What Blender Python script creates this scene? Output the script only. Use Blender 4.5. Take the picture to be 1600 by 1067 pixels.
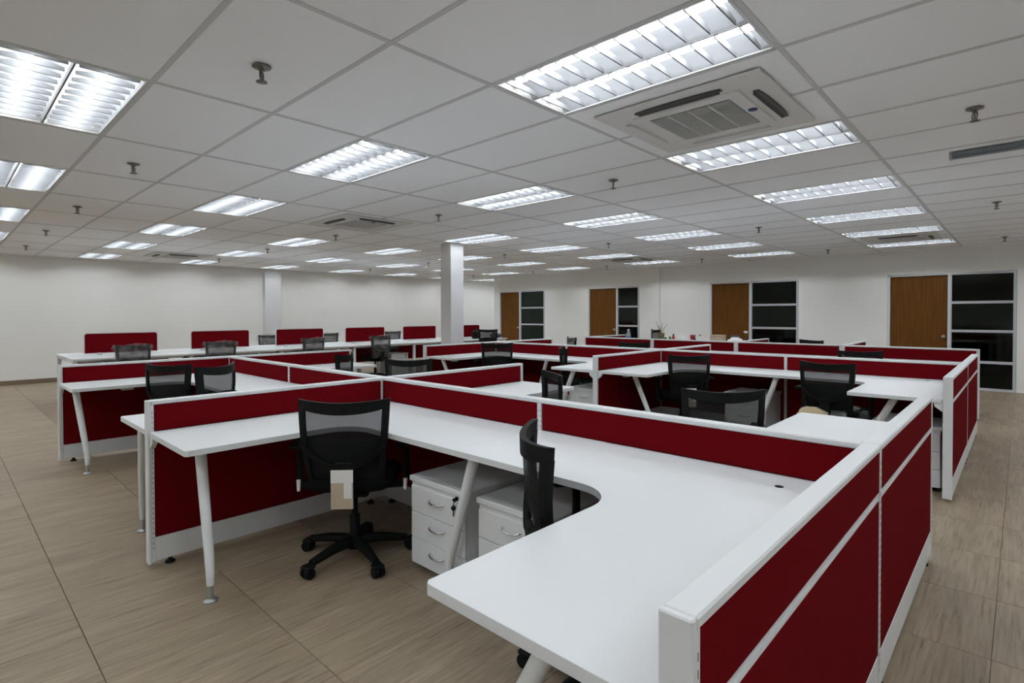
import bpy, bmesh, math, random
from mathutils import Matrix, Vector
random.seed(7)
for o in list(bpy.data.objects): bpy.data.objects.remove(o, do_unlink=True)
S = bpy.context.scene
COL = S.collection
PI = math.pi
# ------------------------------------------------------------------ camera
CH = 1.36                     # eye height; ceiling is 1.167 m above it
CZ = CH + 1.167               # ceiling height
yaw, pitch, roll = 0.7545, -0.0148, -0.0025
fwd = Vector((math.cos(yaw)*math.cos(pitch), math.sin(yaw)*math.cos(pitch), math.sin(pitch)))
rgt = fwd.cross(Vector((0, 0, 1))).normalized(); upv = rgt.cross(fwd)
r2 = math.cos(roll)*rgt + math.sin(roll)*upv; u2 = -math.sin(roll)*rgt + math.cos(roll)*upv
cd = bpy.data.cameras.new('camera'); cam = bpy.data.objects.new('camera', cd); COL.objects.link(cam)
M4 = Matrix((r2, u2, -fwd)).transposed().to_4x4(); M4.translation = Vector((-1.364, -1.988, CH))
cam.matrix_world = M4
cd.sensor_width = 36.0; cd.lens = 848.4/1600*36.0; cd.shift_y = -30.6/1600; cd.clip_start = .05
S.camera = cam
# ------------------------------------------------------------------ world, exposure
W = bpy.data.worlds.new('world'); S.world = W; W.use_nodes = True
W.node_tree.nodes['Background'].inputs[0].default_value = (.02, .02, .02, 1)
S.view_settings.view_transform = 'Standard'; S.view_settings.look = 'None'
S.view_settings.gamma = 1; S.view_settings.use_curve_mapping = False
S.view_settings.exposure = 0.0
TUBE = 51.0                   # emission of the fluorescent tubes

# ------------------------------------------------------------------ helpers
def new_mat(name, col, rough=.5, metal=0.0, spec=.5, noise=0.0, nscale=8.0, bump=0.0, bscale=200.0, emit=None, estr=0.0):
    m = bpy.data.materials.new(name); m.use_nodes = True
    nt = m.node_tree; b = nt.nodes['Principled BSDF']
    b.inputs['Base Color'].default_value = (*col, 1); b.inputs['Roughness'].default_value = rough
    b.inputs['Metallic'].default_value = metal; b.inputs['Specular IOR Level'].default_value = spec
    if emit: b.inputs['Emission Color'].default_value = (*emit, 1); b.inputs['Emission Strength'].default_value = estr
    if noise or bump: tc = nt.nodes.new('ShaderNodeTexCoord')
    if noise:
        n = nt.nodes.new('ShaderNodeTexNoise'); n.inputs['Scale'].default_value = nscale; n.inputs['Detail'].default_value = 5
        r = nt.nodes.new('ShaderNodeValToRGB')
        r.color_ramp.elements[0].position = .3; r.color_ramp.elements[1].position = .7
        r.color_ramp.elements[0].color = (*[c*(1-noise) for c in col], 1); r.color_ramp.elements[1].color = (*[min(1, c*(1+noise)) for c in col], 1)
        nt.links.new(tc.outputs['Object'], n.inputs['Vector']); nt.links.new(n.outputs['Fac'], r.inputs['Fac']); nt.links.new(r.outputs['Color'], b.inputs['Base Color'])
    if bump:
        n2 = nt.nodes.new('ShaderNodeTexNoise'); n2.inputs['Scale'].default_value = bscale; n2.inputs['Detail'].default_value = 3
        bp = nt.nodes.new('ShaderNodeBump'); bp.inputs['Strength'].default_value = bump; bp.inputs['Distance'].default_value = .002
        nt.links.new(tc.outputs['Object'], n2.inputs['Vector']); nt.links.new(n2.outputs['Fac'], bp.inputs['Height']); nt.links.new(bp.outputs['Normal'], b.inputs['Normal'])
    return m

def wood_floor():
    m = bpy.data.materials.new('wood_look_tile'); m.use_nodes = True
    nt = m.node_tree; L = nt.links.new; b = nt.nodes['Principled BSDF']
    tc = nt.nodes.new('ShaderNodeTexCoord'); oi = nt.nodes.new('ShaderNodeObjectInfo')
    comb = nt.nodes.new('ShaderNodeCombineXYZ'); mul = nt.nodes.new('ShaderNodeMath'); mul.operation = 'MULTIPLY'; mul.inputs[1].default_value = 37.0
    L(oi.outputs['Random'], mul.inputs[0]); L(mul.outputs[0], comb.inputs[0]); L(mul.outputs[0], comb.inputs[1])
    add = nt.nodes.new('ShaderNodeVectorMath'); add.operation = 'ADD'
    L(tc.outputs['Object'], add.inputs[0]); L(comb.outputs[0], add.inputs[1])
    mp = nt.nodes.new('ShaderNodeMapping'); mp.inputs['Scale'].default_value = (2.2, 42, 1); L(add.outputs[0], mp.inputs['Vector'])
    n1 = nt.nodes.new('ShaderNodeTexNoise'); n1.inputs['Scale'].default_value = 1.6; n1.inputs['Detail'].default_value = 8; n1.inputs['Roughness'].default_value = .65; n1.inputs['Distortion'].default_value = .6
    L(mp.outputs[0], n1.inputs['Vector'])
    mp2 = nt.nodes.new('ShaderNodeMapping'); mp2.inputs['Scale'].default_value = (1.0, 5, 1); L(add.outputs[0], mp2.inputs['Vector'])
    n2 = nt.nodes.new('ShaderNodeTexNoise'); n2.inputs['Scale'].default_value = 1.7; n2.inputs['Detail'].default_value = 3; L(mp2.outputs[0], n2.inputs['Vector'])
    r1 = nt.nodes.new('ShaderNodeValToRGB'); e = r1.color_ramp.elements
    e[0].position = .30; e[0].color = (.160, .118, .079, 1); e[1].position = .62; e[1].color = (.360, .293, .212, 1)
    x = e.new(.44); x.color = (.300, .238, .168, 1)
    L(n1.outputs['Fac'], r1.inputs['Fac'])
    r2_ = nt.nodes.new('ShaderNodeValToRGB'); e = r2_.color_ramp.elements
    e[0].position = .3; e[0].color = (.80, .79, .76, 1); e[1].position = .7; e[1].color = (1.08, 1.06, 1.04, 1); L(n2.outputs['Fac'], r2_.inputs['Fac'])
    mx = nt.nodes.new('ShaderNodeMix'); mx.data_type = 'RGBA'; mx.blend_type = 'MULTIPLY'; mx.inputs[0].default_value = 1
    L(r1.outputs['Color'], mx.inputs[6]); L(r2_.outputs['Color'], mx.inputs[7]); L(mx.outputs[2], b.inputs['Base Color'])
    b.inputs['Roughness'].default_value = .48; b.inputs['Specular IOR Level'].default_value = .4
    bp = nt.nodes.new('ShaderNodeBump'); bp.inputs['Strength'].default_value = .15; bp.inputs['Distance'].default_value = .002
    L(n1.outputs['Fac'], bp.inputs['Height']); L(bp.outputs['Normal'], b.inputs['Normal'])
    return m

def door_wood():
    m = bpy.data.materials.new('brown_door_veneer'); m.use_nodes = True
    nt = m.node_tree; L = nt.links.new; b = nt.nodes['Principled BSDF']
    tc = nt.nodes.new('ShaderNodeTexCoord'); mp = nt.nodes.new('ShaderNodeMapping'); mp.inputs['Scale'].default_value = (1, 26, 1.2); L(tc.outputs['Object'], mp.inputs['Vector'])
    n = nt.nodes.new('ShaderNodeTexNoise'); n.inputs['Scale'].default_value = 1.5; n.inputs['Detail'].default_value = 6; L(mp.outputs[0], n.inputs['Vector'])
    r = nt.nodes.new('ShaderNodeValToRGB'); e = r.color_ramp.elements
    e[0].position = .3; e[0].color = (.115, .044, .007, 1); e[1].position = .7; e[1].color = (.185, .076, .014, 1)
    L(n.outputs['Fac'], r.inputs['Fac']); L(r.outputs['Color'], b.inputs['Base Color']); b.inputs['Roughness'].default_value = .6; b.inputs['Specular IOR Level'].default_value = .15
    return m

def see_through(name, col, fac, rough=.4, scale=None, thin=(1, 1, 1)):
    """woven mesh or film: real part-transparent material"""
    m = bpy.data.materials.new(name); m.use_nodes = True
    nt = m.node_tree; L = nt.links.new; b = nt.nodes['Principled BSDF']; out = nt.nodes['Material Output']
    b.inputs['Base Color'].default_value = (*col, 1); b.inputs['Roughness'].default_value = rough
    tr = nt.nodes.new('ShaderNodeBsdfTransparent'); tr.inputs[0].default_value = (*thin, 1)
    mx = nt.nodes.new('ShaderNodeMixShader'); mx.inputs[0].default_value = fac
    L(tr.outputs[0], mx.inputs[1]); L(b.outputs[0], mx.inputs[2]); L(mx.outputs[0], out.inputs[0])
    if scale:
        tc = nt.nodes.new('ShaderNodeTexCoord'); n = nt.nodes.new('ShaderNodeTexNoise'); n.inputs['Scale'].default_value = scale; n.inputs['Detail'].default_value = 4
        mr = nt.nodes.new('ShaderNodeMapRange'); mr.inputs[1].default_value = .4; mr.inputs[2].default_value = .7; mr.inputs[3].default_value = fac*.4; mr.inputs[4].default_value = min(1, fac*2.2)
        L(tc.outputs['Object'], n.inputs['Vector']); L(n.outputs['Fac'], mr.inputs[0]); L(mr.outputs[0], mx.inputs[0])
    return m

def glass_mat():
    m = bpy.data.materials.new('dark_tinted_glass'); m.use_nodes = True
    nt = m.node_tree; L = nt.links.new; out = nt.nodes['Material Output']; nt.nodes.remove(nt.nodes['Principled BSDF'])
    tr = nt.nodes.new('ShaderNodeBsdfTransparent'); tr.inputs[0].default_value = (.30, .36, .33, 1)
    gl = nt.nodes.new('ShaderNodeBsdfGlossy'); gl.inputs['Roughness'].default_value = .06; gl.inputs[0].default_value = (.8, .9, .85, 1)
    fr = nt.nodes.new('ShaderNodeFresnel'); fr.inputs[0].default_value = 1.4
    mx = nt.nodes.new('ShaderNodeMixShader'); L(fr.outputs[0], mx.inputs[0]); L(tr.outputs[0], mx.inputs[1]); L(gl.outputs[0], mx.inputs[2]); L(mx.outputs[0], out.inputs[0])
    return m

MAT = dict(
    tile=new_mat('ceiling_tile_board', (.94, .95, .975), .9, spec=.15, bump=.25, bscale=260),
    tbar=new_mat('ceiling_grid_metal', (.62, .62, .63), .6),
    wall=new_mat('cream_wall_paint', (.90, .895, .865), .85, spec=.2, noise=.012, nscale=1.2, bump=.08, bscale=120),
    colm=new_mat('column_paint', (.76, .76, .765), .8, spec=.2, noise=.012, nscale=1.5),
    floor=wood_floor(), grout=new_mat('tile_grout', (.20, .17, .135), .9),
    skirt=new_mat('brown_tile_skirting', (.20, .15, .095), .6, noise=.1, nscale=6),
    white=new_mat('white_melamine', (.73, .75, .755), .42, noise=.008, nscale=2),
    trim=new_mat('white_powder_coat', (.74, .755, .76), .45, spec=.3),
    trim_grey=new_mat('grey_aluminium', (.45, .46, .47), .35, metal=.7),
    red=new_mat('dark_red_fabric', (.145, .0040, .0070), .95, spec=.03, noise=.05, nscale=60, bump=.35, bscale=900),
    black=new_mat('black_plastic', (.004, .0052, .0052), .6, spec=.18),
    blackfab=new_mat('black_seat_fabric', (.004, .0045, .005), .9, spec=.12, bump=.3, bscale=700),
    mesh=see_through('black_chair_mesh', (.006, .008, .009), .52, .8),
    cover=see_through('milky_plastic_bag', (.62, .63, .62), .30, .2, scale=11), film=see_through('clear_plastic_film', (.70, .72, .73), .055, .1, scale=16),
    chrome=new_mat('chrome', (.72, .72, .73), .15, metal=1),
    card=new_mat('kraft_card', (.50, .41, .30), .8, noise=.08, nscale=20),
    paper=new_mat('white_paper', (.80, .79, .77), .7),
    tube=new_mat('fluorescent_tube', (1, 1, 1), .4, emit=(.93, .985, 1.035), estr=TUBE),
    refl=new_mat('satin_grey_reflector', (.16, .163, .168), .45, spec=.3), lampbox=new_mat('lamp_box', (.42, .40, .37), .7),
    blade=new_mat('louvre_blade', (.20, .205, .21), .5, spec=.25),
    lampdark=new_mat('lamp_gap', (.05, .045, .04), .7),
    ac=new_mat('ac_offwhite_plastic', (.70, .685, .67), .5),
    acdark=new_mat('ac_dark_slot', (.055, .06, .055), .5),
    acgrille=new_mat('ac_grey_filter', (.06, .062, .058), .7),
    blue=new_mat('blue_badge', (.02, .05, .22), .4),
    door=door_wood(), glass=glass_mat(), alu=new_mat('pale_aluminium_frame', (.60, .62, .66), .4, metal=.15),
    dframe=new_mat('white_door_frame', (.74, .75, .77), .5),
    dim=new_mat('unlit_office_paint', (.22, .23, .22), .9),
    brass=new_mat('satin_metal', (.55, .53, .50), .28, metal=1), spr=new_mat('dull_sprinkler_metal', (.22, .21, .20), .35, metal=1),
    slategrey=new_mat('blue_grey_batten', (.20, .245, .28), .45),
    green=new_mat('plant_green', (.05, .12, .03), .6), twig=new_mat('dry_twig', (.13, .10, .06), .8),
    bottle=see_through('clear_bottle', (.55, .62, .68), .45, .15), bluelabel=new_mat('blue_label', (.03, .12, .40), .5),
    redthing=new_mat('red_packet', (.35, .03, .03), .5), greybag=new_mat('grey_blue_bag', (.045, .055, .075), .7, noise=.2, nscale=12),
    foam=new_mat('yellowish_foam', (.55, .45, .28), .85, noise=.1, nscale=18),
)

class MB:
    def __init__(s): s.v = []; s.f = []; s.sm = []
    def add(s, vs, fs, smooth=False):
        n = len(s.v); s.v += [tuple(v) for v in vs]
        for f in fs: s.f.append(tuple(i+n for i in f)); s.sm.append(smooth)
        return s
    def box(s, x0, x1, y0, y1, z0, z1, b=0.0):
        x0, x1 = min(x0, x1), max(x0, x1); y0, y1 = min(y0, y1), max(y0, y1); z0, z1 = min(z0, z1), max(z0, z1)
        vs = [(x, y, z) for z in (z0, z1) for y in (y0, y1) for x in (x0, x1)]
        fs = [(0, 2, 3, 1), (4, 5, 7, 6), (0, 1, 5, 4), (2, 6, 7, 3), (0, 4, 6, 2), (1, 3, 7, 5)]
        if b <= 0: return s.add(vs, fs)
        bm = bmesh.new(); bv = [bm.verts.new(v) for v in vs]
        for f in fs: bm.faces.new([bv[i] for i in f])
        bmesh.ops.bevel(bm, geom=bm.edges[:], offset=b, segments=1, affect='EDGES')
        bm.verts.index_update(); s.add([v.co for v in bm.verts], [[v.index for v in f.verts] for f in bm.faces]); bm.free(); return s
    def tube(s, pts, rads, n=10, cap=True, smooth=True):
        pts = [Vector(p) for p in pts]
        if not isinstance(rads, (list, tuple)): rads = [rads]*len(pts)
        vs = []; ref = None
        for i, p in enumerate(pts):
            t = (pts[min(i+1, len(pts)-1)] - pts[max(i-1, 0)]).normalized()
            if ref is None:
                ref = Vector((0, 0, 1)) if abs(t.z) < .7 else Vector((1, 0, 0))
                a = t.cross(ref).normalized()
            else: a = (a - t*a.dot(t)).normalized()
            b = t.cross(a)
            for k in range(n):
                an = 2*PI*k/n; vs.append(p + (a*math.cos(an) + b*math.sin(an))*rads[i])
        fs = []
        for i in range(len(pts)-1):
            for k in range(n):
                k2 = (k+1) % n; fs.append((i*n+k, i*n+k2, (i+1)*n+k2, (i+1)*n+k))
        s.add(vs, fs, smooth)
        if cap:
            m = len(pts)-1; s.add(vs[:n], [tuple(range(n))[::-1]]); s.add(vs[m*n:], [tuple(range(n))])
        return s
    def lathe(s, prof, n=16, c=(0, 0, 0), smooth=True):
        vs = [(c[0]+r*math.cos(2*PI*k/n), c[1]+r*math.sin(2*PI*k/n), c[2]+z) for r, z in prof for k in range(n)]
        fs = []
        for i in range(len(prof)-1):
            for k in range(n): fs.append((i*n+k, i*n+(k+1) % n, (i+1)*n+(k+1) % n, (i+1)*n+k))
        return s.add(vs, fs, smooth)
    def prism(s, poly, z0, z1):
        n = len(poly); vs = [(x, y, z0) for x, y in poly] + [(x, y, z1) for x, y in poly]
        fs = [tuple(range(n))[::-1], tuple(range(n, 2*n))] + [(i, (i+1) % n, n+(i+1) % n, n+i) for i in range(n)]
        return s.add(vs, fs)
    def patch(s, fun, s0, s1, lo, hi, ns=10, nt=5, th=.01, smooth=True):
        """solid curved sheet: fun(a,t)->Vector; lo(a), hi(a) bounds of t; thickness th along y"""
        vs = []
        for side in (0, 1):
            for i in range(ns+1):
                a = s0+(s1-s0)*i/ns
                for j in range(nt+1):
                    t = lo(a)+(hi(a)-lo(a))*j/nt; p = fun(a, t); vs.append((p[0], p[1]+(th/2 if side else -th/2), p[2]))
        m = (ns+1)*(nt+1); idx = lambda sd, i, j: sd*m+i*(nt+1)+j
        fs = []
        for i in range(ns):
            for j in range(nt):
                fs.append((idx(0, i, j), idx(0, i+1, j), idx(0, i+1, j+1), idx(0, i, j+1)))
                fs.append((idx(1, i, j), idx(1, i, j+1), idx(1, i+1, j+1), idx(1, i+1, j)))
        for i in range(ns):
            fs.append((idx(0, i, 0), idx(1, i, 0), idx(1, i+1, 0), idx(0, i+1, 0))); fs.append((idx(0, i, nt), idx(0, i+1, nt), idx(1, i+1, nt), idx(1, i, nt)))
        for j in range(nt):
            fs.append((idx(0, 0, j), idx(0, 0, j+1), idx(1, 0, j+1), idx(1, 0, j))); fs.append((idx(0, ns, j), idx(1, ns, j), idx(1, ns, j+1), idx(0, ns, j+1)))
        return s.add(vs, fs, False)
    def mesh(s, name, mat, fix=True):
        me = bpy.data.meshes.new(name); me.from_pydata(s.v, [], s.f); me.materials.append(mat)
        me.polygons.foreach_set('use_smooth', s.sm)
        if fix:
            bm = bmesh.new(); bm.from_mesh(me); bmesh.ops.recalc_face_normals(bm, faces=bm.faces[:]); bm.to_mesh(me); bm.free()
        me.update(); return me
    def build(s, name, mat, parent=None, loc=(0, 0, 0), bevel=0):
        return put(name, s.mesh(name, mat), parent, loc, bevel)

def put(name, me, parent=None, loc=(0, 0, 0), bevel=0, rz=0):
    o = bpy.data.objects.new(name, me); COL.objects.link(o); o.location = loc
    if rz: o.rotation_euler[2] = rz
    if parent: o.parent = parent
    if bevel:
        md = o.modifiers.new('bevel', 'BEVEL'); md.width = bevel; md.segments = 2; md.limit_method = 'ANGLE'; md.angle_limit = .7
    return o
def empty(name, label, cat, loc=(0, 0, 0), rz=0, group=None):
    o = bpy.data.objects.new(name, None); COL.objects.link(o); o.location = loc; o.rotation_euler[2] = rz
    o.empty_display_size = .1; tag(o, label, cat, group); return o
def tag(o, label, cat, group=None):
    o['label'] = label; o['category'] = cat
    if group: o['group'] = group
    return o
def struct(o, label=None):
    o['kind'] = 'structure'
    if label: o['label'] = label
    return o
def copy_tree(o, parent=None):
    c = o.copy(); COL.objects.link(c)
    if parent: c.parent = parent
    for ch in list(o.children): copy_tree(ch, c)
    return c
ORD = ['first', 'second', 'third', 'fourth', 'fifth', 'sixth', 'seventh', 'eighth', 'ninth']

# ------------------------------------------------------------------ room shell
X0, XW, XE, Y0, YW = -6.3, 11.2, 15.0, -4.2, 12.3
YC = 10.62                                        # where the door wall ends
sub = struct(MB().box(X0, XE, Y0, YW, -.12, -.008).build('floor', MAT['grout']), 'brown wood-look tiled floor')
# wood-look tiles, 0.6 m, with recessed joints
ft = MB().box(-.2985, .2985, -.2993, .2993, -.0075, 0, .0007).mesh('floor_tile', MAT['floor'])
def in_view(x, y, z, mx=60):
    d = Vector((x, y, z)) - M4.translation; dz = d.dot(fwd)
    if dz < .3: return False
    px = 800+848.4*d.dot(r2)/dz; py = 502.9-848.4*d.dot(u2)/dz
    return -mx < px < 1600+mx and -mx < py < 1067+mx
ftl = []
nx = int((XE-X0)/.6)+1
for i in range(-11, 28):
    for j in range(-6, 25):
        cx, cy = -.645+.6*i, -1.61+.6*j
        if cx-.3 < X0 or cx+.3 > XE or cy-.3 < Y0 or cy+.3 > YW+.3: continue
        vis = any(in_view(cx+a, cy+b, 0, 10) for a in (-.3, .3) for b in (-.3, .3)) and not (cx > XW+.3 and cy < YC)
        ftl.append((not vis, (cx+1.364)**2+(cy+1.988)**2, cx, cy))
ftl.sort()
for k, (nv, d, cx, cy) in enumerate(ftl[:290]): put('floor_tile', ft, sub, (cx, cy, 0))
mb = MB()
for nv, d, cx, cy in ftl[290:]: mb.box(cx-.2985, cx+.2985, cy-.2993, cy+.2993, -.0075, 0)
o = mb.build('far_floor_tiles', MAT['floor'], sub); o['kind'] = 'stuff'

o = MB().box(X0, XE, YW, YW+.15, 0, CZ+.2)
struct(o.build('wall_left', MAT['wall']), 'long cream painted wall on the left')
def pil(x, w, d, nm): return struct(MB().box(x-w/2, x+w/2, YW-d, YW+.01, 0, CZ-.001).build(nm, MAT['colm']), 'shallow white pilaster on the left wall')
pil(4.66, .42, .14, 'trim_1'); pil(10.75, .42, .16, 'trim_2')
struct(MB().box(X0, 4.44, YW-.012, YW, 0, .09).box(4.88, 10.53, YW-.012, YW, 0, .09).build('baseboard_left', MAT['skirt']), 'brown tile skirting along the left wall')
struct(MB().box(X0-.15, X0, Y0, YW, 0, CZ+.2).build('wall_back', MAT['wall']))
struct(MB().box(X0, XE, Y0-.15, Y0, 0, CZ+.2).build('wall_front', MAT['wall']))
struct(MB().box(XE, XE+.15, Y0, YW, 0, CZ+.2).build('wall_far', MAT['wall']))
# door wall with openings
K = (XW+1.364)/(11.4+1.364)
sy = lambda y: -1.988+(y+1.988)*K
units = [(-.106, -.985, -1.042, -1.873), (3.442, 2.565, 2.505, 1.575), (6.986, 6.10, 6.045, 5.435), (10.526, 9.69, 9.62, 8.68)]
units = [tuple(sy(v) for v in u) for u in units]
TOPZ = 2.045
mb = MB(); prev = Y0
for u in units:
    mb.box(XW, XW+.12, prev, u[3]-.045, 0, CZ+.2); mb.box(XW, XW+.12, u[3]-.045, u[0]+.045, TOPZ+.035, CZ+.2); prev = u[0]+.045
mb.box(XW, XW+.12, prev, YC, 0, CZ+.2); mb.box(XW+.12, XE, YC-.12, YC, 0, CZ+.2)
struct(mb.build('wall_right', MAT['wall']), 'cream wall with four office doors and dark glazing')
struct(MB().box(XW-.07, XW+.01, sy(5.13)-.0, sy(4.78), 0, CZ-.001).build('trim_3', MAT['wall']), 'white pilaster between the second and third doors')
# unlit offices behind the glazing
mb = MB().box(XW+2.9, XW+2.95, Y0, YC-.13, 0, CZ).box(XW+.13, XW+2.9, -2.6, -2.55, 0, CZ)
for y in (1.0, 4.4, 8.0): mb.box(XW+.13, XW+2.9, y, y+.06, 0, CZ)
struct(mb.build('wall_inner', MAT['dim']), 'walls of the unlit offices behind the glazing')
for n, (a, b, c, d) in enumerate(units):
    dr = struct(MB().box(XW-.012, XW+.13, a, a+.04, 0, TOPZ+.03).box(XW-.012, XW+.13, b-.035, b, 0, TOPZ).box(XW-.012, XW+.13, b-.035, a+.04, TOPZ, TOPZ+.03).build('door_%d' % (n+1), MAT['dframe']),
                'brown wooden office door, %s from the right' % ORD[n])
    MB().box(XW+.03, XW+.07, b+.004, a-.004, .008, TOPZ-.004, .002).build('door_leaf', MAT['door'], dr)
    hy = b+.06
    hm = MB().lathe([(0, 0), (.028, 0), (.028, .008), (.012, .014), (.011, .035), (.024, .045), (.027, .055), (.022, .066), (0, .07)], 14)
    hd = hm.build('door_knob', MAT['brass'], dr, (XW+.03, hy, .93)); hd.rotation_euler[1] = -PI/2
    fr = MB(); x0, x1 = XW-.008, XW+.09
    fr.box(x0, x1, c, c+.04, .0, TOPZ+.03).box(x0, x1, d-.04, d, .0, TOPZ+.03)
    wn = struct(fr.build('window_%d' % (n+1), MAT['alu']), 'tall four-pane dark glazing beside the office door, %s from the right' % ORD[n])
    zz = [.0, .49, 1.035, 1.545, TOPZ+.03]
    for q, z in enumerate(zz):
        z0, z1 = (z-.022, z+.022) if 0 < q < 4 else ((0, .04) if q == 0 else (TOPZ-.005, TOPZ+.03))
        MB().box(x0+.002, x1, d, c, z0, z1).build('window_rail', MAT['alu'], wn)
        if q < 4:
            pz0 = .04 if q == 0 else z+.022; pz1 = zz[q+1]-.022 if q < 3 else TOPZ-.005
            MB().box(XW+.03, XW+.036, d+.001, c-.001, pz0+.001, pz1-.001).build('pane', MAT['glass'], wn)
# free-standing column
struct(MB().box(4.43, 4.71, 4.83, 5.09, 0, CZ-.001, .004).build('trim_4', MAT['colm']), 'square white column standing between the desk clusters')

# ------------------------------------------------------------------ ceiling
ceil = struct(MB().box(X0, XE, Y0, YW, CZ+.16, CZ+.2).build('ceiling', MAT['tile']), 'suspended ceiling of white tiles in a metal grid')
lamps = []
for j in (-3, -1, 1, 3, 5, 7, 9):
    for i in (-8, -5, -2, 1, 4, 7, 10, 13, 16, 19, 22):
        if i >= 19 and j < 9: continue
        if (i, j) == (4, 3): continue      # a cassette hangs here
        lamps.append((i, j))
lampset = set(lamps)
ct = MB().box(-.289, .289, -.589, .589, .003, .018).mesh('ceiling_tile', MAT['tile'])
cut = []
for i in range(-11, 25):
    for j in range(-4, 11):
        if (i, j) in lampset: continue
        x0, x1, y0, y1 = max(.6*i, X0), min(.6*i+.6, XE), max(1.2*j, Y0), min(1.2*j+1.2, YW)
        if x1-x0 < .03 or y1-y0 < .03: continue
        if x0 > XW+.12 and y1 < YC: continue
        cx, cy = (x0+x1)/2, (y0+y1)/2
        vis = any(in_view(cx+a, cy+b, CZ, 10) for a in (-.3, .3) for b in (-.6, .6))
        full = (x1-x0 > .599 and y1-y0 > 1.199)
        if vis and full: put('ceiling_tile', ct, ceil, (.6*i+.3, 1.2*j+.6, CZ))
        elif vis: MB().box(x0+.011, x1-.011, y0+.011, y1-.011, .003, .018).build('ceiling_tile', MAT['tile'], ceil, (0, 0, CZ))
        else: cut.append((x0, x1, y0, y1))
mb = MB()
for x0, x1, y0, y1 in cut: mb.box(x0+.011, x1-.011, y0+.011, y1-.011, CZ+.003, CZ+.018)
o = mb.build('outer_ceiling_tiles', MAT['tile'], ceil); o['kind'] = 'stuff'
for i in range(-10, 25):
    x = .6*i
    ya = Y0 if x < XW else YC
    MB().box(-.012, .012, ya, YW, 0, .004).box(-.002, .002, ya, YW, .004, .03).build('grid_bar', MAT['tbar'], ceil, (x, 0, CZ))
for j in range(-3, 11):
    y = 1.2*j; xa = XW if y < YC else XE
    MB().box(X0, xa, -.012, .012, -.0008, .0035).box(X0, xa, -.002, .002, .0035, .03).build('grid_bar', MAT['tbar'], ceil, (0, y, CZ))

# ------------------------------------------------------------------ recessed louvred lights
def lamp_meshes():
    d = {}
    a, b, H = .286, .586, .085
    m = MB()      # housing: top plate and four thin side sheets, open below
    m.box(-a, a, -b, b, H, H+.004).box(-a, -a+.002, -b, b, .004, H).box(a-.002, a, -b, b, .004, H).box(-a, a, -b, -b+.002, .004, H).box(-a, a, b-.002, b, .004, H)
    d['housing'] = m.mesh('housing', MAT['lampbox'])
    m = MB()      # curved side reflectors of the two troughs and the ridge between them
    for cx in (-.142, .142):
        for sg in (-1, 1):
            pr = [(.138, .004), (.131, .02), (.115, .042), (.09, .062), (.05, .076), (0, .079)]
            vs = [(cx+sg*x, y, z) for y in (-b+.006, b-.006) for x, z in pr]; n = len(pr)
            m.add(vs, [(k, k+1, n+k+1, n+k) for k in range(n-1)], True)
    m.box(-.0045, .0045, -b+.006, b-.006, .003, .006)
    d['reflector'] = m.mesh('reflector', MAT['refl'], False)
    d['tube'] = MB().tube([(0, -.555, 0), (0, .555, 0)], .0135, 8, True).mesh('fluorescent_tube', MAT['tube'])
    d['holder'] = MB().box(-.016, .016, -.008, .008, -.016, .032, .002).mesh('tube_holder', MAT['paper'])
    def blade(m, cx, y):
        w = .122; vs = []
        for yy, z in ((-.003, .003), (.003, .003), (.001, .034), (-.001, .034)):
            for x in (-w, -w*.45, 0, w*.45, w):
                zz = z if z < .01 else .034-(.012 if abs(x) > w*.9 else 0)
                vs.append((cx+x, y+yy, zz))
        n = 5; fs = []
        for q in range(4):
            for k in range(n-1): fs.append((q*n+k, q*n+k+1, ((q+1) % 4)*n+k+1, ((q+1) % 4)*n+k))
        m.add(vs, fs); return m
    d['blade'] = blade(MB(), 0, 0).mesh('louvre_blade', MAT['blade'])
    ys = [-.53+.106*k for k in range(11)]
    m = MB()
    for cx in (-.142, .142):
        for y in ys: blade(m, cx, y)
    d['louvre'] = m.mesh('louvre', MAT['blade'])
    m = MB().box(-a-.0, a, -b, -b+.012, .0008, .004).box(-a, a, b-.012, b, .0008, .004).box(-a, -a+.010, -b, b, .0008, .004).box(a-.010, a, -b, b, .0008, .004)
    d['rim'] = m.mesh('rim', MAT['trim'])
    return d, ys
LM, LYS = lamp_meshes()
rown = {-3: 'row above the aisle outside the picture', -1: 'rightmost row', 1: 'second row from the right', 3: 'third row from the right', 5: 'fourth row from the right', 7: 'fifth row from the right', 9: 'row nearest the left wall'}
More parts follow.
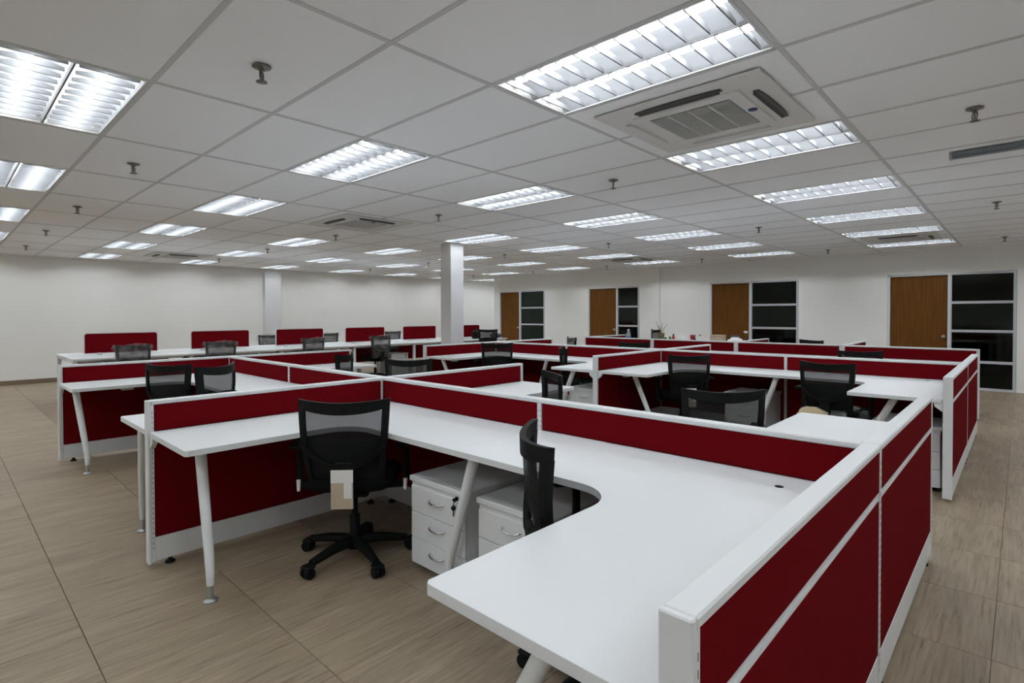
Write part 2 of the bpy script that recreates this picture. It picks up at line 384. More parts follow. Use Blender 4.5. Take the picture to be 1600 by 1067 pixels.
for i, j in lamps:
    vis_rank = {-8: -2, -5: -1, -2: 0, 1: 1, 4: 2, 7: 3, 10: 4, 13: 5, 16: 6, 19: 7, 22: 8}[i]
    if j == -1: vis_rank -= 1
    if j == -3: lab = 'ceiling light outside the picture at right, %s from the back wall' % ORD[vis_rank+2]
    elif i == -8: lab = 'ceiling light at the back wall behind the camera, %s row' % rown[j].split(' row')[0]
    elif i == -5: lab = 'ceiling light behind the camera, %s row' % rown[j].split(' row')[0]
    elif vis_rank < 0: lab = 'lit louvred ceiling light right above the camera, in the %s' % rown[j]
    else: lab = 'lit louvred ceiling light, %s from the camera in the %s' % (ORD[vis_rank], rown[j])
    r = empty('ceiling_light', lab, 'ceiling light', (.6*i+.3, 1.2*j+.6, CZ), 0, 'recessed twin-tube ceiling lights')
    put('housing', LM['housing'], r); put('reflector', LM['reflector'], r); put('rim', LM['rim'], r)
    for cx in (-.142, .142):
        t = put('fluorescent_tube', LM['tube'], r, (cx, 0, .058))
        near = (i, j) in ((1, -1), (-2, 1), (1, 1), (4, -1), (4, 1), (7, -1), (1, 3), (-2, 3))
        if near:
            for y in (-.566, .566): put('tube_holder', LM['holder'], r, (cx, y, .052))
            for y in LYS: put('louvre_blade', LM['blade'], r, (cx, y, 0))
    if not near: put('louvre', LM['louvre'], r)

# ------------------------------------------------------------------ ceiling cassettes
def cassette(loc, lab):
    r = empty('air_conditioner', lab, 'air conditioner', loc, 0, 'ceiling cassette air conditioners')
    h = .475; m = MB()
    m.box(-h, h, -h, h, -.014, -.001, .005); m.box(-.31, .31, -.31, .31, -.022, -.010, .006)
    m.build('panel', MAT['ac'], r)
    for k in range(4):
        s = MB(); n = 8
        vs = [(-.25+.5*q/n, .375+ (.026 if side else -.026)*(1-.55*abs(q/n*2-1)**3), z) for z in (-.0225, -.012) for side in (0, 1) for q in range(n+1)]
        N = n+1; fs = [(q, q+1, N+q+1, N+q) for q in range(n)]+[(2*N+q, 3*N+q, 3*N+q+1, 2*N+q+1) for q in range(n)]
        fs += [(q, 2*N+q, 2*N+q+1, q+1) for q in range(n)]+[(N+q, N+q+1, 3*N+q+1, 3*N+q) for q in range(n)]
        s.add(vs, fs)
        o = s.build('air_outlet', MAT['acdark'] if k in (1, 2) else MAT['ac'], r); o.rotation_euler[2] = k*PI/2
        f = MB().box(-.235, .235, -.012, .012, -.002, .002, .001).build('flap', MAT['acgrille'] if k in (1, 2) else MAT['ac'], o, (0, .368, -.0245)); f.rotation_euler[0] = .5 if k in (1, 2) else 0
    g = MB().box(-.235, .235, -.235, .235, -.0235, -.021).build('filter_grille', MAT['acgrille'], r)
    sl = MB().box(-.0020, .0020, -.235, .235, -.028, -.0233).mesh('slat', MAT['ac'])
    for q in range(24): put('slat', sl, g, (-.226+.0197*q, 0, 0))
    for q in (-.118, 0, .118): MB().box(-.235, .235, q-.004, q+.004, -.0278, -.0233).build('crossbar', MAT['ac'], g)
    b = MB().lathe([(0, -.026), (.024, -.026), (.026, -.023), (.026, -.021)], 18).build('badge', MAT['blue'], r, (-.0, -.275, 0))
    return r
cassette((1.80, -.60, CZ), 'large square ceiling cassette air conditioner between the two nearest right lights')
cassette((2.40, 4.20, CZ), 'ceiling cassette air conditioner left of the white column')
cassette((9.00, -.60, CZ), 'ceiling cassette air conditioner above the far right aisle by the door wall')
cassette((9.00, 4.20, CZ), 'ceiling cassette air conditioner near the door wall pilaster')
cassette((1.95, 10.20, CZ), 'ceiling cassette air conditioner near the left wall')

# ------------------------------------------------------------------ sprinklers
spm = dict(a=MB().lathe([(0, -.001), (.042, -.001), (.042, -.006), (.02, -.012), (.014, -.02), (0, -.02)], 16).mesh('escutcheon', MAT['spr']),
           b=MB().tube([(-.004, 0, -.018), (-.018, 0, -.035), (-.016, 0, -.055), (-.002, 0, -.072)], .004, 6).tube([(.004, 0, -.018), (.018, 0, -.035), (.016, 0, -.055), (.002, 0, -.072)], .004, 6).tube([(0, 0, -.02), (0, 0, -.06)], .005, 6).mesh('yoke', MAT['spr']),
           c=MB().lathe([(0, -.070), (.024, -.071), (.026, -.075), (0, -.077)], 12).mesh('deflector', MAT['spr']))
for q, x in enumerate((-.295, 2.72, 6.32, 9.92)):
    for k, y in enumerate((-1.78, .63, 3.03, 5.43, 7.83, 10.23)):
        if q == 0 and k == 0: continue
        lab = 'small metal sprinkler head, %s crossways row from the camera, %s from the right' % (ORD[q], ORD[k-(1 if q == 0 else 0)])
        r = empty('fire_sprinkler', lab, 'sprinkler', (x, y, CZ), .75, 'ceiling sprinkler heads')
        put('escutcheon', spm['a'], r); put('yoke', spm['b'], r); put('deflector', spm['c'], r)
r = empty('batten_light', 'unlit blue-grey metal batten fixed to the ceiling at right', 'batten light', (3.74, -2.19, CZ))
MB().box(-.03, .03, -.6, .6, -.035, -.001, .006).build('body', MAT['slategrey'], r)
MB().box(-.022, .022, -.585, .585, -.048, -.034, .006).build('diffuser', MAT['slategrey'], r)
for y in (-.592, .592): MB().box(-.031, .031, y-.009, y+.009, -.05, -.002, .003).build('end_cap', MAT['trim_grey'], r)

# ------------------------------------------------------------------ partition panels
ZT = .90
def panel_meshes(L, capa=0, capb=0):
    d = []
    d.append(('top_cap', MB().box(-.0, L, -.029, .029, ZT-.022, ZT, .004).mesh('top_cap', MAT['trim'])))
    for x0, x1 in ((0, .014), (L-.014, L)): d.append(('post', MB().box(x0, x1, -.027, .027, .03, ZT-.022).mesh('post', MAT['trim'])))
    if capa: d.append(('end_cap', MB().box(-.016, -.0005, -.0285, .0285, .022, ZT, .003).mesh('end_cap', MAT['trim'])))
    if capb: d.append(('end_cap', MB().box(L+.0005, L+.016, -.0285, .0285, .022, ZT, .003).mesh('end_cap', MAT['trim'])))
    d.append(('frame', MB().box(.014, L-.014, -.012, .012, .05, ZT-.022).mesh('frame', MAT['trim_grey'])))
    for sg in (-1, 1):
        d.append(('mid_rail', MB().box(.016, L-.016, sg*.012, sg*.0245, .708, .716).box(.016, L-.016, sg*.012, sg*.0245, .724, .732).box(.016, L-.016, sg*.012, sg*.0205, .716, .724).mesh('mid_rail', MAT['trim'])))
        d.append(('fabric_tile', MB().box(.017, L-.017, sg*.012, sg*.0255, .735, ZT-.0235, .003).mesh('fabric_tile', MAT['red'])))
        d.append(('fabric_tile', MB().box(.017, L-.017, sg*.012, sg*.0255, .165, .705, .003).mesh('fabric_tile', MAT['red'])))
        d.append(('base_plate', MB().box(.015, L-.015, sg*.012, sg*.0255, .035, .162, .002).mesh('base_plate', MAT['trim'])))
        m = MB()
        for xx in (.006, L-.0085):
            for q in range(28): z = .10+.027*q; m.box(xx, xx+.0025, sg*.0265, sg*.0273, z, z+.014)
        d.append(('slot_strip', m.mesh('slot_strip', MAT['lampdark'])))
    for xx in (.09, L-.09): d.append(('glide_foot', MB().lathe([(0, 0), (.026, 0), (.026, .008), (.012, .016), (.008, .05)], 12, (xx, 0, 0)).mesh('glide_foot', MAT['black'])))
    return d
PC = {}
def panel(x, y, rz, L, lab, capa=0, capb=0):
    k = (round(L, 3), capa, capb)
    if k not in PC: PC[k] = panel_meshes(L, capa, capb)
    r = empty('partition_panel', lab, 'partition', (x, y, 0), rz, 'red fabric partition panels with white trim')
    for n, me in PC[k]: put(n, me, r)
    return r
NY = [-1.605, -.09, 1.425, 2.94, 4.455]
XS = [.895, 5.08, 7.64]
cn = ['front', 'middle', 'rear']
seg = ['nearest the right aisle', 'second from the right aisle', 'third from the right aisle', 'farthest from the right aisle']
for c in (0, 1):
    xs = XS[c]
    for k in range(4):
        y0 = NY[k]+(.0295 if k == 0 else .0005); y1 = NY[k+1]-(.0005 if k < 3 else .0295)
        panel(xs, y0, PI/2, y1-y0, 'red partition panel along the middle of the %s cluster, %s' % (cn[c], seg[k]))
    where = {0: 'right aisle end', 2: 'middle divider', 4: 'left end'}
    for k in (0, 2, 4):
        g = .0005 if k in (0, 4) else .0295
        L = 1.475-g
        panel(xs-1.475, NY[k], 0, L, 'red partition panel, %s of the %s cluster, half nearer the camera' % (where[k], cn[c]), capa=1)
        panel(xs+g, NY[k], 0, L, 'red partition panel, %s of the %s cluster, half farther away' % (where[k], cn[c]), capb=1)
for k in range(4):
    panel(XS[2], NY[k]+.02, PI/2, NY[k+1]-NY[k]-.04, 'red partition panel along the rear cluster before the doors, %s' % seg[k], capa=1 if k == 0 else 0, capb=1 if k == 3 else 0)
for k in range(4 + 1):
    if k in (0, 4): continue
    r = MB().box(-.027, .027, -.0195, .0195, .02, ZT, .003).build('connector_post', MAT['trim'], None, (XS[2], NY[k], 0))
    tag(r, 'wide white connector post of the rear partition, %s from the right' % ORD[k-1], 'post', 'rear partition posts')
for k, lab in ((1, 'right'), (2, 'middle'), (4, 'left')):
    panel(XS[2]+.03, NY[k]-(.03 if k == 4 else 0), 0, 1.45, 'red divider panel running back from the rear partition towards the doors, %s one' % lab, capb=1)

# ------------------------------------------------------------------ L desks
DZ = .735
def leg(parent, top, foot, nm='leg'):
    (tx, ty), (fx, fy) = top, foot
    kx, ky = fx+(tx-fx)*.10, fy+(ty-fy)*.10
    pts = [(tx, ty, DZ-.028), (tx+(kx-tx)*.5, ty+(ky-ty)*.5, .46), (kx, ky, .215), (kx*.55+fx*.45, ky*.55+fy*.45, .17), (fx, fy, .13), (fx, fy, .075)]
    l = MB().tube(pts, [.027, .025, .0215, .0205, .0195, .0165], 14).build(nm, MAT['trim'], parent)
    MB().tube([(fx, fy, .076), (fx, fy, .012)], [.0135, .0125], 12).lathe([(0, 0), (.033, 0), (.033, .006), (.014, .014), (.0, .016)], 16, (fx, fy, 0)).build('leveller', MAT['trim_grey'], l)
    return l
DW, DV, DD, DR = 1.452, 1.4838, .60, .17
def l_desk(xs, sx, yn, dy, lab, mid_leg=False, lt=1.30, lf=1.345):
    r = empty('corner_desk', lab, 'desk', (xs, yn, 0), 0, 'white L-shaped corner desks')
    g = .031
    w = lambda u, v: (sx*(g+u), dy*(g+v))
    poly = [(0, 0), (DW-.012, 0), (DW, .012), (DW, DD-.012), (DW-.012, DD)]
    for q in range(9):
        an = -PI/2-(PI/2)*q/8; poly.append((DD+DR+DR*math.cos(an), DD+DR+DR*math.sin(an)))
    poly += [(DD, DV), (0, DV)]
    MB().prism([w(*p) for p in poly], DZ-.028, DZ).build('desktop', MAT['white'], r, bevel=.0012)
    leg(r, w(lt, .30), w(lf, DD-.02))
    if mid_leg: leg(r, w(.545, 1.405), w(.545, 1.59))
    bx, by = w(DW-.015, 0); 
    MB().add([(bx-.012, by, .645), (bx-.012, by, .706), (bx-.012, by+dy*.05, .706), (bx-.012, by+dy*.045, .68), (bx+.012, by, .645), (bx+.012, by, .706), (bx+.012, by+dy*.05, .706), (bx+.012, by+dy*.045, .68)],
             [(0, 1, 2, 3), (4, 7, 6, 5), (0, 3, 7, 4), (3, 2, 6, 7), (2, 1, 5, 6), (1, 0, 4, 5)]).build('bracket', MAT['trim'], r)
    gx, gy = w(.15, .22)
    MB().lathe([(0, 0), (.015, 0), (.015, .0012), (.0, .0012)], 16, (gx, gy, DZ)).build('grommet', MAT['black'], r)
    px, py = w(.95, .06)
    MB().box(px-.05, px+.05, py-.03, py+.03, .63, DZ-.029, .004).build('socket_box', MAT['card'] if False else MAT['trim'], r)
    return r
side = {-1: 'camera side', 1: 'far side'}
for c in (0, 1):
    for sx in (-1, 1):
        nm = cn[c]+' cluster, '+side[sx]
        l_desk(XS[c], sx, NY[0], 1, 'white corner desk, %s, beside the right aisle' % nm, True)
        l_desk(XS[c], sx, NY[2], -1, 'white corner desk, %s, right of the middle divider' % nm, lt=(1.30, 1.20)[c], lf=(1.345, 1.25)[c])
        l_desk(XS[c], sx, NY[2], 1, 'white corner desk, %s, left of the middle divider' % nm, True, lt=1.40)
        l_desk(XS[c], sx, NY[4], -1, 'white corner desk, %s, at the left end' % nm, lt=1.38)
for k in range(4):
    r = empty('straight_desk', 'white straight desk behind the rear partition, %s' % seg[k], 'desk', (XS[2], NY[k], 0), 0, 'desks behind the rear partition')
    MB().box(.031, .68, .05, 1.43, DZ-.028, DZ).build('desktop', MAT['white'], r, bevel=.002)
    for yy in (.12, 1.40): leg(r, (.5, yy), (.62, yy))

# ------------------------------------------------------------------ pedestals
def ped_meshes():
    d = {}
    d['body'] = MB().box(.0, .455, -.215, .215, .045, .475).mesh('body', MAT['white'])
    d['top'] = MB().box(-.022, .46, -.225, .225, .4755, .503, .003).mesh('top', MAT['white'])
    d['drawer'] = MB().box(-.018, -.001, -.213, .213, 0, .134, .002).mesh('drawer', MAT['white'])
    d['strip'] = MB().box(-.012, -.001, -.213, .213, .444, .474, .001).mesh('fascia', MAT['white'])
    pts = [(-.018, -.055, 0), (-.032, -.048, -.003), (-.040, -.025, -.008), (-.042, 0, -.010), (-.040, .025, -.008), (-.032, .048, -.003), (-.018, .055, 0)]
    d['handle'] = MB().tube(pts, .0048, 8).mesh('handle', MAT['chrome'])
    d['castor'] = MB().lathe([(0, -.02), (.02, -.02), (.022, -.012), (.022, .012), (.02, .02), (0, .02)], 12).mesh('castor', MAT['black'])
    d['plinth'] = MB().box(.02, .44, -.19, .19, .036, .0448).mesh('plinth', MAT['black'])
    return d
PM = ped_meshes()
def pedestal(x, y, rz, lab, keys=False):
    r = empty('drawer_pedestal', lab, 'drawer unit', (x, y, 0), rz, 'white three-drawer pedestals')
    for n in ('body', 'top', 'plinth'): put(n, PM[n], r)
    put('fascia', PM['strip'], r)
    for k in range(3):
        d = put('drawer', PM['drawer'], r, (0, 0, .047+.1375*k-.0045)); put('handle', PM['handle'], d, (0, 0, .088))
    for xx in (.06, .40):
        for yy in (-.16, .16):
            o = put('castor', PM['castor'], r, (xx, yy, .022)); o.rotation_euler = (PI/2, 0, 0)
    if keys:
        k = MB().tube([(-.012, -.15, .459), (-.022, -.15, .459)], .010, 12).tube([(-.022, -.15, .459), (-.034, -.15, .455)], [.006, .011], 10).build('key', MAT['black'], r)
        MB().lathe([(0, -.012), (.009, -.009), (.013, 0), (.009, .009), (0, .012)], 10, (-.03, -.142, .415)).tube([(-.03, -.142, .442), (-.03, -.142, .425)], .002, 6).tube([(-.03, -.142, .405), (-.03, -.142, .375)], .0032, 6).build('hanging_key', MAT['black'], r)
    return r
pedestal(.385, .165, 0, 'white three-drawer pedestal with hanging keys under the nearest desks', True)
pedestal(.385, -.355, 0, 'white drawer pedestal behind the side-on chair, right of the one with keys')
pedestal(4.57, .165, 0, 'white drawer pedestal under the middle cluster between two black chairs', False)
pedestal(3.80, -1.335, PI/2*0, 'white drawer pedestal under the desk beside the right aisle, middle cluster')
pedestal(3.76, 1.68, 0, 'white pedestal with crumpled film on top, left of the middle divider')
pedestal(5.62, 7.97, PI/2, 'white drawer pedestal under the long bench, left of the column', True)

# ------------------------------------------------------------------ long bench by the left wall
BX0, BP = -.04, 1.476
for k in range(6):
    for sg in (-1, 1):
        x0 = BX0+BP*k
        r = empty('bench_desk', 'white bench desk by the left wall, %s from the left, %s side' % (ORD[k], 'camera' if sg < 0 else 'wall'), 'desk', (x0, 8.55, 0), 0, 'white bench desks by the left wall')
        MB().box(.002, BP-.002, sg*.03, sg*.80, DZ-.025, DZ).build('desktop', MAT['white'], r, bevel=.002)
        MB().box(.06, BP-.06, sg*.12, sg*.16, DZ-.060, DZ-.0255).box(.06, BP-.06, sg*.68, sg*.72, DZ-.060, DZ-.0255).build('beam', MAT['trim'], r)
        for xx in ((.04,) if k < 5 else (.04, BP-.04)):
            MB().box(xx-.025, xx+.025, sg*.70, sg*.75, .012, DZ-.0255, .004).box(xx-.02, xx+.02, sg*.04, sg*.70, DZ-.065, DZ-.0255).build('leg', MAT['trim'], r)
            MB().lathe([(0, 0), (.025, 0), (.025, .008), (.01, .013)], 12, (xx, sg*.725, 0)).build('leveller', MAT['black'], r)
        if sg < 0: MB().box(.10, BP-.10, -.055, -.035, .32, DZ-.08).build('modesty_panel', MAT['red'], r)
    sx0 = .205+1.4765*k
    s = empty('desk_screen', 'red rounded desk screen on the long bench, %s from the left' % ORD[k], 'desk screen', (sx0, 8.55, DZ), 0, 'red screens on the long bench')
    def rr(w, h, rad, inset):
        pts = [(inset, 0 if inset == 0 else inset), (w-inset, 0 if inset == 0 else inset)]
        for cx, cz, a0 in ((w-rad, h-rad, 0), (rad, h-rad, PI/2)):
            for q in range(5):
                an = a0+PI/2*q/4; R_ = rad-inset; pts.append((cx+R_*math.cos(an), cz+R_*math.sin(an)))
        return pts
    def slab(poly, y0, y1):
        n = len(poly); vs = [(x, y0, z) for x, z in poly]+[(x, y1, z) for x, z in poly]
        return MB().add(vs, [tuple(range(n)), tuple(range(n, 2*n))[::-1]]+[(i, n+i, n+(i+1) % n, (i+1) % n) for i in range(n)])
    slab([(x, z+.02) for x, z in rr(.985, .325, .045, 0)], -.012, .012).build('edge_trim', MAT['trim'], s)
    slab([(x, z+.02) for x, z in rr(.985, .325, .045, .012)], -.016, .016).build('fabric_face', MAT['red'], s)
    for xx in (.2, .78): MB().box(xx-.03, xx+.03, -.02, .02, .0005, .035, .003).build('clamp', MAT['trim'], s)

# ------------------------------------------------------------------ office chairs
BH, BZ = .475, .44
def BS(a, t):
    w = .190+.045*t+.006*math.sin(t*PI)
    y = -.205-.075*t-.03*math.sin(t*PI*.9)*0 + .022*math.sin((t-.25)*PI*1.6)*-.6 + .068*a*a*(.4+.6*t)
    return Vector((a*w, y, BZ+BH*t))
def chair_meshes():
    d = []
    # star base: local +Y is the way the sitter faces
    base = []
    d.append(('seat', None, MAT['blackfab'], 'seat'))
    m = MB(); 
    lo = lambda a: .855+.06*a*a
    hi = lambda a: .985+.03*a*a
    m.patch(BS, -1, 1, lo, hi, 14, 3, .022)
    for s0, s1 in ((-1, -.855), (.855, 1)): m.patch(BS, s0, s1, lambda a: 0, lambda a: .93, 2, 10, .026)
    m.patch(BS, -.9, .9, lambda a: .0+.05*a*a, lambda a: .10+.04*a*a, 12, 2, .024)
    out = [('back_frame', m.mesh('back_frame', MAT['black']), None)]
    out.append(('back_mesh', MB().patch(BS, -.86, .86, lambda a: .09, lambda a: .89, 14, 10, .002).mesh('back_mesh', MAT['mesh']), None))
    F = lambda a, t: BS(a, t)+Vector((0, .012, 0))
    out.append(('lumbar_pad', MB().patch(F, -.86, .86, lambda a: .10, lambda a: .60-.05*a*a, 12, 6, .008).mesh('lumbar_pad', MAT['blackfab']), None))
    Bk = lambda a, t: BS(a, t)+Vector((0, -.028+.012*abs(a), 0))
    out.append(('lumbar_bar', MB().patch(Bk, -.98, .98, lambda a: .24+.24*a*a, lambda a: .31+.25*a*a, 16, 2, .022).mesh('lumbar_bar', MAT['black']), None))
    out.append(('back_bracket', MB().box(-.045, .045, -.262, -.235, .40, .60, .006).box(-.04, .04, -.262, -.02, .385, .41, .005).mesh('back_bracket', MAT['black']), None))
    # seat cushion
    m = MB(); n = 28; prof = [(.0, .425), (.86, .425), (.97, .44), (1.0, .462), (.97, .485), (.86, .498), (.5, .502), (0, .500)]
    vs = []
    for rr_, z in prof:
        for k in range(n):
            an = 2*PI*k/n; ca, sa = math.cos(an), math.sin(an); e = .45
            x = .245*math.copysign(abs(ca)**e, ca)*rr_; y = .01+.235*math.copysign(abs(sa)**e, sa)*rr_
            vs.append((x, y, z-(.02*max(0, (y-.15)/.1) if rr_ > .4 else 0)))
    fs = [(i*n+k, i*n+(k+1) % n, (i+1)*n+(k+1) % n, (i+1)*n+k) for i in range(len(prof)-1) for k in range(n)]
    m.add(vs, fs, True)
    out.append(('seat', m.mesh('seat', MAT['blackfab']), None))
    out.append(('mechanism', MB().box(-.10, .10, -.13, .10, .375, .424, .01).mesh('mechanism', MAT['black']), None))
    out.append(('gas_column', MB().tube([(0, 0, .09), (0, 0, .24), (0, 0, .242), (0, 0, .38)], [.028, .028, .017, .017], 14).mesh('gas_column', MAT['black']), None))
    out.append(('hub', MB().lathe([(0, .06), (.045, .06), (.05, .10), (.04, .125), (0, .125)], 16).mesh('hub', MAT['black']), None))
    arm = MB().tube([(.03, 0, .10), (.15, 0, .095), (.285, 0, .072)], [.030, .027, .020], 8).mesh('base_arm', MAT['black'])
    cas = MB().tube([(.29, 0, .075), (.29, 0, .05)], .008, 8)
    for sg in (-1, 1):
        vs0 = len(cas.v); cas.tube([(.305, sg*.005, .031), (.305, sg*.029, .031)], [.031, .027], 14)
    cas.box(.272, .332, -.03, .03, .05, .07, .008)
    castor = cas.mesh('castor', MAT['black'])
    for k in range(5): out.append(('base_arm', arm, 2*PI*k/5+.3)); out.append(('castor', castor, 2*PI*k/5+.3))
    for sg in (-1, 1):
        a = MB().tube([(sg*.16, -.03, .41), (sg*.265, -.03, .415), (sg*.29, -.03, .45), (sg*.29, -.03, .64)], [.016, .017, .018, .016], 8)
        out.append(('armrest_post', a.mesh('armrest_post', MAT['black']), None))
        out.append(('armrest_pad', MB().box(sg*.25, sg*.325, -.13, .12, .64, .668, .009).mesh('armrest_pad', MAT['black']), None))
    return out
CM = chair_meshes()
tagm = MB().box(-.056, .056, -.270, -.264, .365, .565, .001).mesh('card_tag', MAT['card'])
tagw = MB().box(-.056, .056, -.2725, -.2705, .50, .565).box(.01, .05, -.2725, -.2705, .42, .5).mesh('tag_print', MAT['paper'])
def wob(f, amp, sd):
    rnd = random.Random(sd); ph = [rnd.uniform(0, 6) for _ in range(6)]
    def g(a, t):
        p = f(a, t); k = math.sin(a*7+ph[0])*math.sin(t*9+ph[1])+.6*math.sin(a*15+t*8+ph[2])
        return p+Vector((.4*amp*math.sin(t*11+ph[3]), amp*k, .5*amp*math.sin(a*9+ph[4])))
    return g
WR = None
def wrap_mesh():
    m = MB()
    for off, sd in ((-.035, 1), (.03, 2)):
        f = wob(lambda a, t: Vector((BS(a, t).x*1.07, BS(a, t).y+off, BS(a, t).z)), .009, sd)
        m.patch(f, -1, 1, lambda a: .05, lambda a: 1.03+.03*math.sin(a*4+1), 18, 14, .001)
    for sg in (-1, 1):   # loose corner flap
        p = BS(sg, 1.0)
        m.add([(p.x, p.y-.02, p.z+.015), (p.x+sg*.05, p.y+.01, p.z-.035), (p.x+sg*.02, p.y, p.z-.10), (p.x, p.y+.02, p.z-.01)], [(0, 1, 2), (0, 3, 1), (1, 3, 2)])
    return m.mesh('plastic_wrap', MAT['film'], False)
WR = wrap_mesh()
def chair(x, y, face, lab, tagged=False, wrapped=False, dz=0, group='black mesh-back office chairs', arms=True):
    """x,y: middle of the back's top edge on plan; face: heading of the sitter in degrees"""
    f = math.radians(face); cx, cy = x+.275*math.cos(f), y+.275*math.sin(f)
    r = empty('office_chair', lab, 'chair', (cx, cy, 0), f-PI/2, group)
    for n, me, rz in CM:
        if not arms and n.startswith('armrest'): continue
        o = put(n, me, r, (0, 0, 0 if (rz is not None or n in ('hub',)) else dz))
        if rz is not None: o.rotation_euler[2] = rz
    if tagged:
        t = put('card_tag', tagm, r); put('tag_print', tagw, t)
    if wrapped: put('plastic_wrap', WR, r, (0, 0, dz))
    return r
c1 = chair(.045, .53, 46, 'black mesh chair with white tag on its back, nearest the camera on the left', True)
for sg in (-1, 1): MB().tube([(sg*.29, -.055, .455), (sg*.288, -.06, .395)], [.012, .009], 8).build('foam_sleeve', MAT['paper'], c1)
chair(.04, -.715, -43, 'black mesh chair seen side-on at the nearest desk corner', dz=.025)
chair(.01, 3.55, 32, 'black mesh chair at left end desk of the front cluster, left one of two')
chair(.075, 2.22, 131, 'black mesh chair turned askew beside another in the left bay of front cluster', dz=.08, arms=False)
chair(1.72, -.76, 36, 'black mesh chair behind the red panel, drawers seen through its back')
chair(1.78, 2.37, 42, 'black chair with rounded dark back, behind the front cluster crossing')
chair(1.82, 3.50, 129, 'black chair seen edge-on at the far left desk of front cluster')
chair(1.82, .52, 145, 'black chair with sharp upright back before the white pedestal, beyond front panels')
chair(4.12, .56, 48, 'black mesh chair with small white tag, at middle cluster, right of divider', True)
cb = chair(4.06, -.70, -10, 'black mesh chair with bagged seat, middle cluster beside the right aisle')
chair(4.19, 3.51, 56, 'black mesh chair in the left bay corner of the middle cluster', dz=.02)
chair(4.20, 2.40, -45, 'thin edge-on black chair left of the middle cluster divider')
chair(6.0, 2.38, 20, 'black chair top edge just showing between middle cluster and rear partition')
chair(6.0, -.64, 30, 'low black chair back showing above the middle cluster near the right aisle')
chair(6.80, 4.23, -34, 'plastic-covered chair beyond the middle cluster before the cream wall', wrapped=True)
chair(8.55, .50, 150, 'grey chair back peeking over the rear partition before a brown door')
chair(8.90, 3.63, -41, 'dark raised chair behind the rear partition beside the twig pot', dz=.11)
bw = 'plastic wrapped chairs at the long bench'
chair(.66, 7.54, 100, 'plastic-wrapped chair at the bench before the first red screen', wrapped=True, group=bw)
chair(1.86, 7.56, 88, 'plastic-wrapped chair with flared film corners before the second red screen', wrapped=True, group=bw)
chair(3.50, 7.60, 100, 'plastic-wrapped chair before the third red screen', wrapped=True, group=bw)
chair(4.95, 7.60, 91, 'plastic-wrapped chair with foam on the seat post, before the fourth screen', wrapped=True, group=bw)
for x, n in ((3.62, 'third'), (4.98, 'fourth'), (6.75, 'fifth'), (7.85, 'sixth')):
    chair(x, 9.95, -100, 'chair on the wall side of the bench, showing left of the %s screen' % n if n != 'sixth' else 'chair on the wall side of the bench beside the column', wrapped=True, group='chairs on the wall side of the bench')
chair(7.78, 7.40, 48, 'grey mesh chair with pale side rails right of the column', dz=.07, arms=False)

# ------------------------------------------------------------------ small things
t = empty('water_bottle', 'clear plastic water bottle with blue label on the rear partition desk', 'bottle', (8.12, 3.737, DZ)); t.scale = (1.25, 1.25, 1.25)
MB().lathe([(0, 0), (.034, 0), (.037, .01), (.037, .10), (.034, .115), (.037, .13), (.036, .175), (.018, .215), (.014, .225), (.014, .24), (0, .24)], 16).build('body', MAT['bottle'], t)
MB().lathe([(.0378, .07), (.0378, .14)], 16).build('label', MAT['bluelabel'], t)
MB().lathe([(.0155, .232), (.0155, .25), (0, .25)], 12).build('cap', MAT['paper'], t)
# desk-top clutter behind the rear partition
t = empty('twig_pot', 'small brown pot with dry twigs on the rear desk beside dark chair', 'pot plant', (8.12, 3.03, DZ))
MB().lathe([(0, 0), (.05, 0), (.068, .25), (.06, .255), (.055, .24), (0, .24)], 16).build('pot', MAT['twig'], t)
for k, (a, b, h) in enumerate(((.07, .02, .30), (-.05, .05, .34), (.02, -.08, .27), (-.09, -.03, .24), (.03, .07, .22))):
    MB().tube([(a*.1, b*.1, .23), (a*.6, b*.6, .22+h*.4), (a*1.4, b*1.4, .22+h*.75)], [.006, .005, .003], 5).build('twig', MAT['twig'], t)
def small_box(x, y, w, d, h, mat, nm, lab, cat, rz=0):
    r = empty(nm, lab, cat, (x, y, DZ), rz)
    MB().box(-w/2, w/2, -d/2, d/2, .0005, h, .004).build('body', mat, r)
    MB().box(-w/2-.004, w/2+.004, -d/2-.004, d/2+.004, h+.0005, h+.018, .004).build('lid', mat, r)
    return r
def cup(x, y, rr_, h, mat, nm, lab, cat, capm=None):
    r = empty(nm, lab, cat, (x, y, DZ))
    MB().lathe([(0, 0), (rr_*.8, 0), (rr_, h*.1), (rr_, h*.75), (rr_*.7, h*.9), (rr_*.45, h*.95), (0, h*.95)], 14).build('body', mat, r)
    MB().lathe([(rr_*.5, h*.93), (rr_*.5, h*1.04), (0, h*1.05)], 12).build('cap', capm or mat, r)
    return r
cup(8.10, 2.93, .04, .19, MAT['green'], 'jar', 'small green jar right of the twig pot on the rear desk', 'jar', MAT['paper'])
cup(8.12, 2.845, .035, .185, MAT['green'], 'jar', 'green-capped pale jar on the rear desk', 'jar', MAT['green'])
cup(8.10, 2.765, .03, .23, MAT['redthing'], 'jar', 'dark red jar left of the white cups on the rear desk', 'jar', MAT['black'])
for k, (dx, dy, h) in enumerate(((0, 0, .22), (.02, -.085, .235), (0, -.17, .215))):
    cup(8.12+dx, 2.66+dy, .038, h, MAT['paper'], 'cup', 'white cup among the clutter on the rear desk, %s from the left' % ORD[k], 'cup')
small_box(8.12, 2.395, .08, .075, .215, MAT['redthing'], 'snack_box', 'red packet right of the white cups on the rear desk', 'packet', .2)
cup(8.05, 2.33, .03, .18, MAT['black'], 'jar', 'low black jar right of the red packet', 'jar')
cup(8.10, 2.25, .033, .23, MAT['paper'], 'jar', 'white jar with green cap at right end of the clutter', 'jar', MAT['green'])
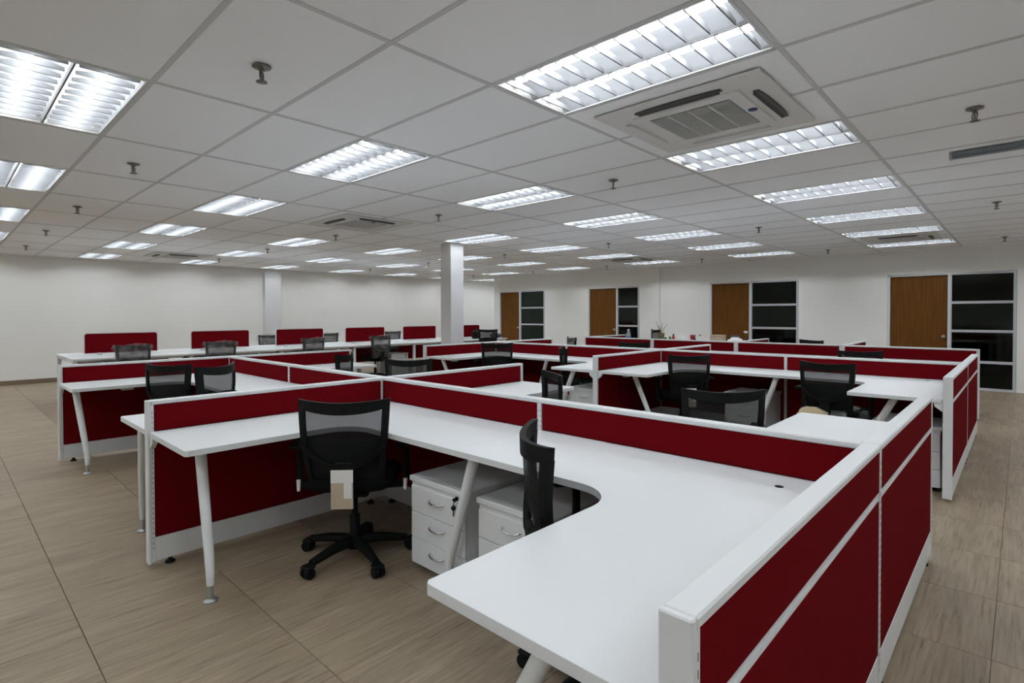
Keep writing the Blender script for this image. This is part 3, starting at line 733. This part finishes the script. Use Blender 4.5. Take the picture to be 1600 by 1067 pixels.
small_box(8.12, 1.93, .16, .22, .225, MAT['card'], 'carton', 'open brown carton on the rear desk before the second door', 'box')
b = empty('plastic_bag', 'pale blue-grey bag lying beside the brown carton', 'bag', (8.12, 1.63, DZ))
def blob(rx, ry, rz, mat, nm, par, sd, n=14, mm=8, c=(0, 0, 0)):
    rnd = random.Random(sd); vs = [(c[0], c[1], c[2]+.0)]
    for i in range(1, mm+1):
        th = PI*i/(mm+1)
        for k in range(n):
            q = 1+rnd.uniform(-.12, .12); an = 2*PI*k/n
            vs.append((c[0]+rx*math.sin(th)*math.cos(an)*q, c[1]+ry*math.sin(th)*math.sin(an)*q, c[2]+max(.001, rz*(1-math.cos(th))*(1+rnd.uniform(-.05, .05)))))
    vs.append((c[0], c[1], c[2]+2*rz)); fs = []
    for k in range(n): fs.append((0, 1+(k+1) % n, 1+k)); fs.append((len(vs)-1, 1+(mm-1)*n+k, 1+(mm-1)*n+(k+1) % n))
    for i in range(mm-1):
        for k in range(n): fs.append((1+i*n+k, 1+i*n+(k+1) % n, 1+(i+1)*n+(k+1) % n, 1+(i+1)*n+k))
    return MB().add(vs, fs, True).build(nm, mat, par)
blob(.09, .135, .105, MAT['paper'], 'body', b, 4)
MB().tube([(.0, .12, .1), (0, .06, .232), (0, -.06, .232), (0, -.12, .1)], .006, 6).build('handle', MAT['bluelabel'], b)
b = empty('flower_vase', 'slim dark vase with a single white flower by the door knob', 'vase', (8.12, 1.443, DZ))
MB().lathe([(0, 0), (.03, 0), (.035, .05), (.02, .16), (.016, .20), (.0, .20)], 12).build('vase', MAT['black'], b)
MB().tube([(0, 0, .19), (.005, .005, .26), (0, .01, .29)], .003, 5).build('stem', MAT['green'], b)
MB().lathe([(0, 0), (.02, .004), (.034, .02), (.03, .035), (.01, .03), (0, .028)], 9, (0, .01, .285)).build('blossom', MAT['paper'], b)
# things near the column on the bench
b = empty('backpack', 'black bag standing on the bench beside the rightmost red screen', 'bag', (8.02, 8.08, DZ), .3)
MB().box(-.14, .14, -.07, .07, .001, .21, .035).build('body', MAT['black'], b); MB().tube([(-.05, 0, .20), (-.04, 0, .245), (.04, 0, .245), (.05, 0, .20)], .008, 6).build('handle', MAT['black'], b)
b = empty('jacket', 'grey-blue jacket heaped at the right end of the bench', 'jacket', (8.62, 7.98, DZ), 0)
blob(.17, .15, .065, MAT['greybag'], 'cloth', b, 12); MB().tube([(-.10, .02, .09), (-.05, .03, .15), (.10, .02, .08)], [.02, .03, .02], 8).build('collar', MAT['greybag'], b)
# crumpled film and foam packing
f = empty('plastic_bag', 'crumpled clear plastic sheet on top of the pedestal left of the divider', 'plastic sheet', (3.98, 1.68, .503))
blob(.22, .18, .035, MAT['film'], 'film', f, 21)
# bagged seat of the chair beside the right aisle
blob(.29, .28, .095, MAT['cover'], 'seat_cover', cb, 31, c=(0, -.02, .34)); blob(.14, .07, .085, MAT['foam'], 'foam_block', cb, 33, c=(-.08, -.30, .345))
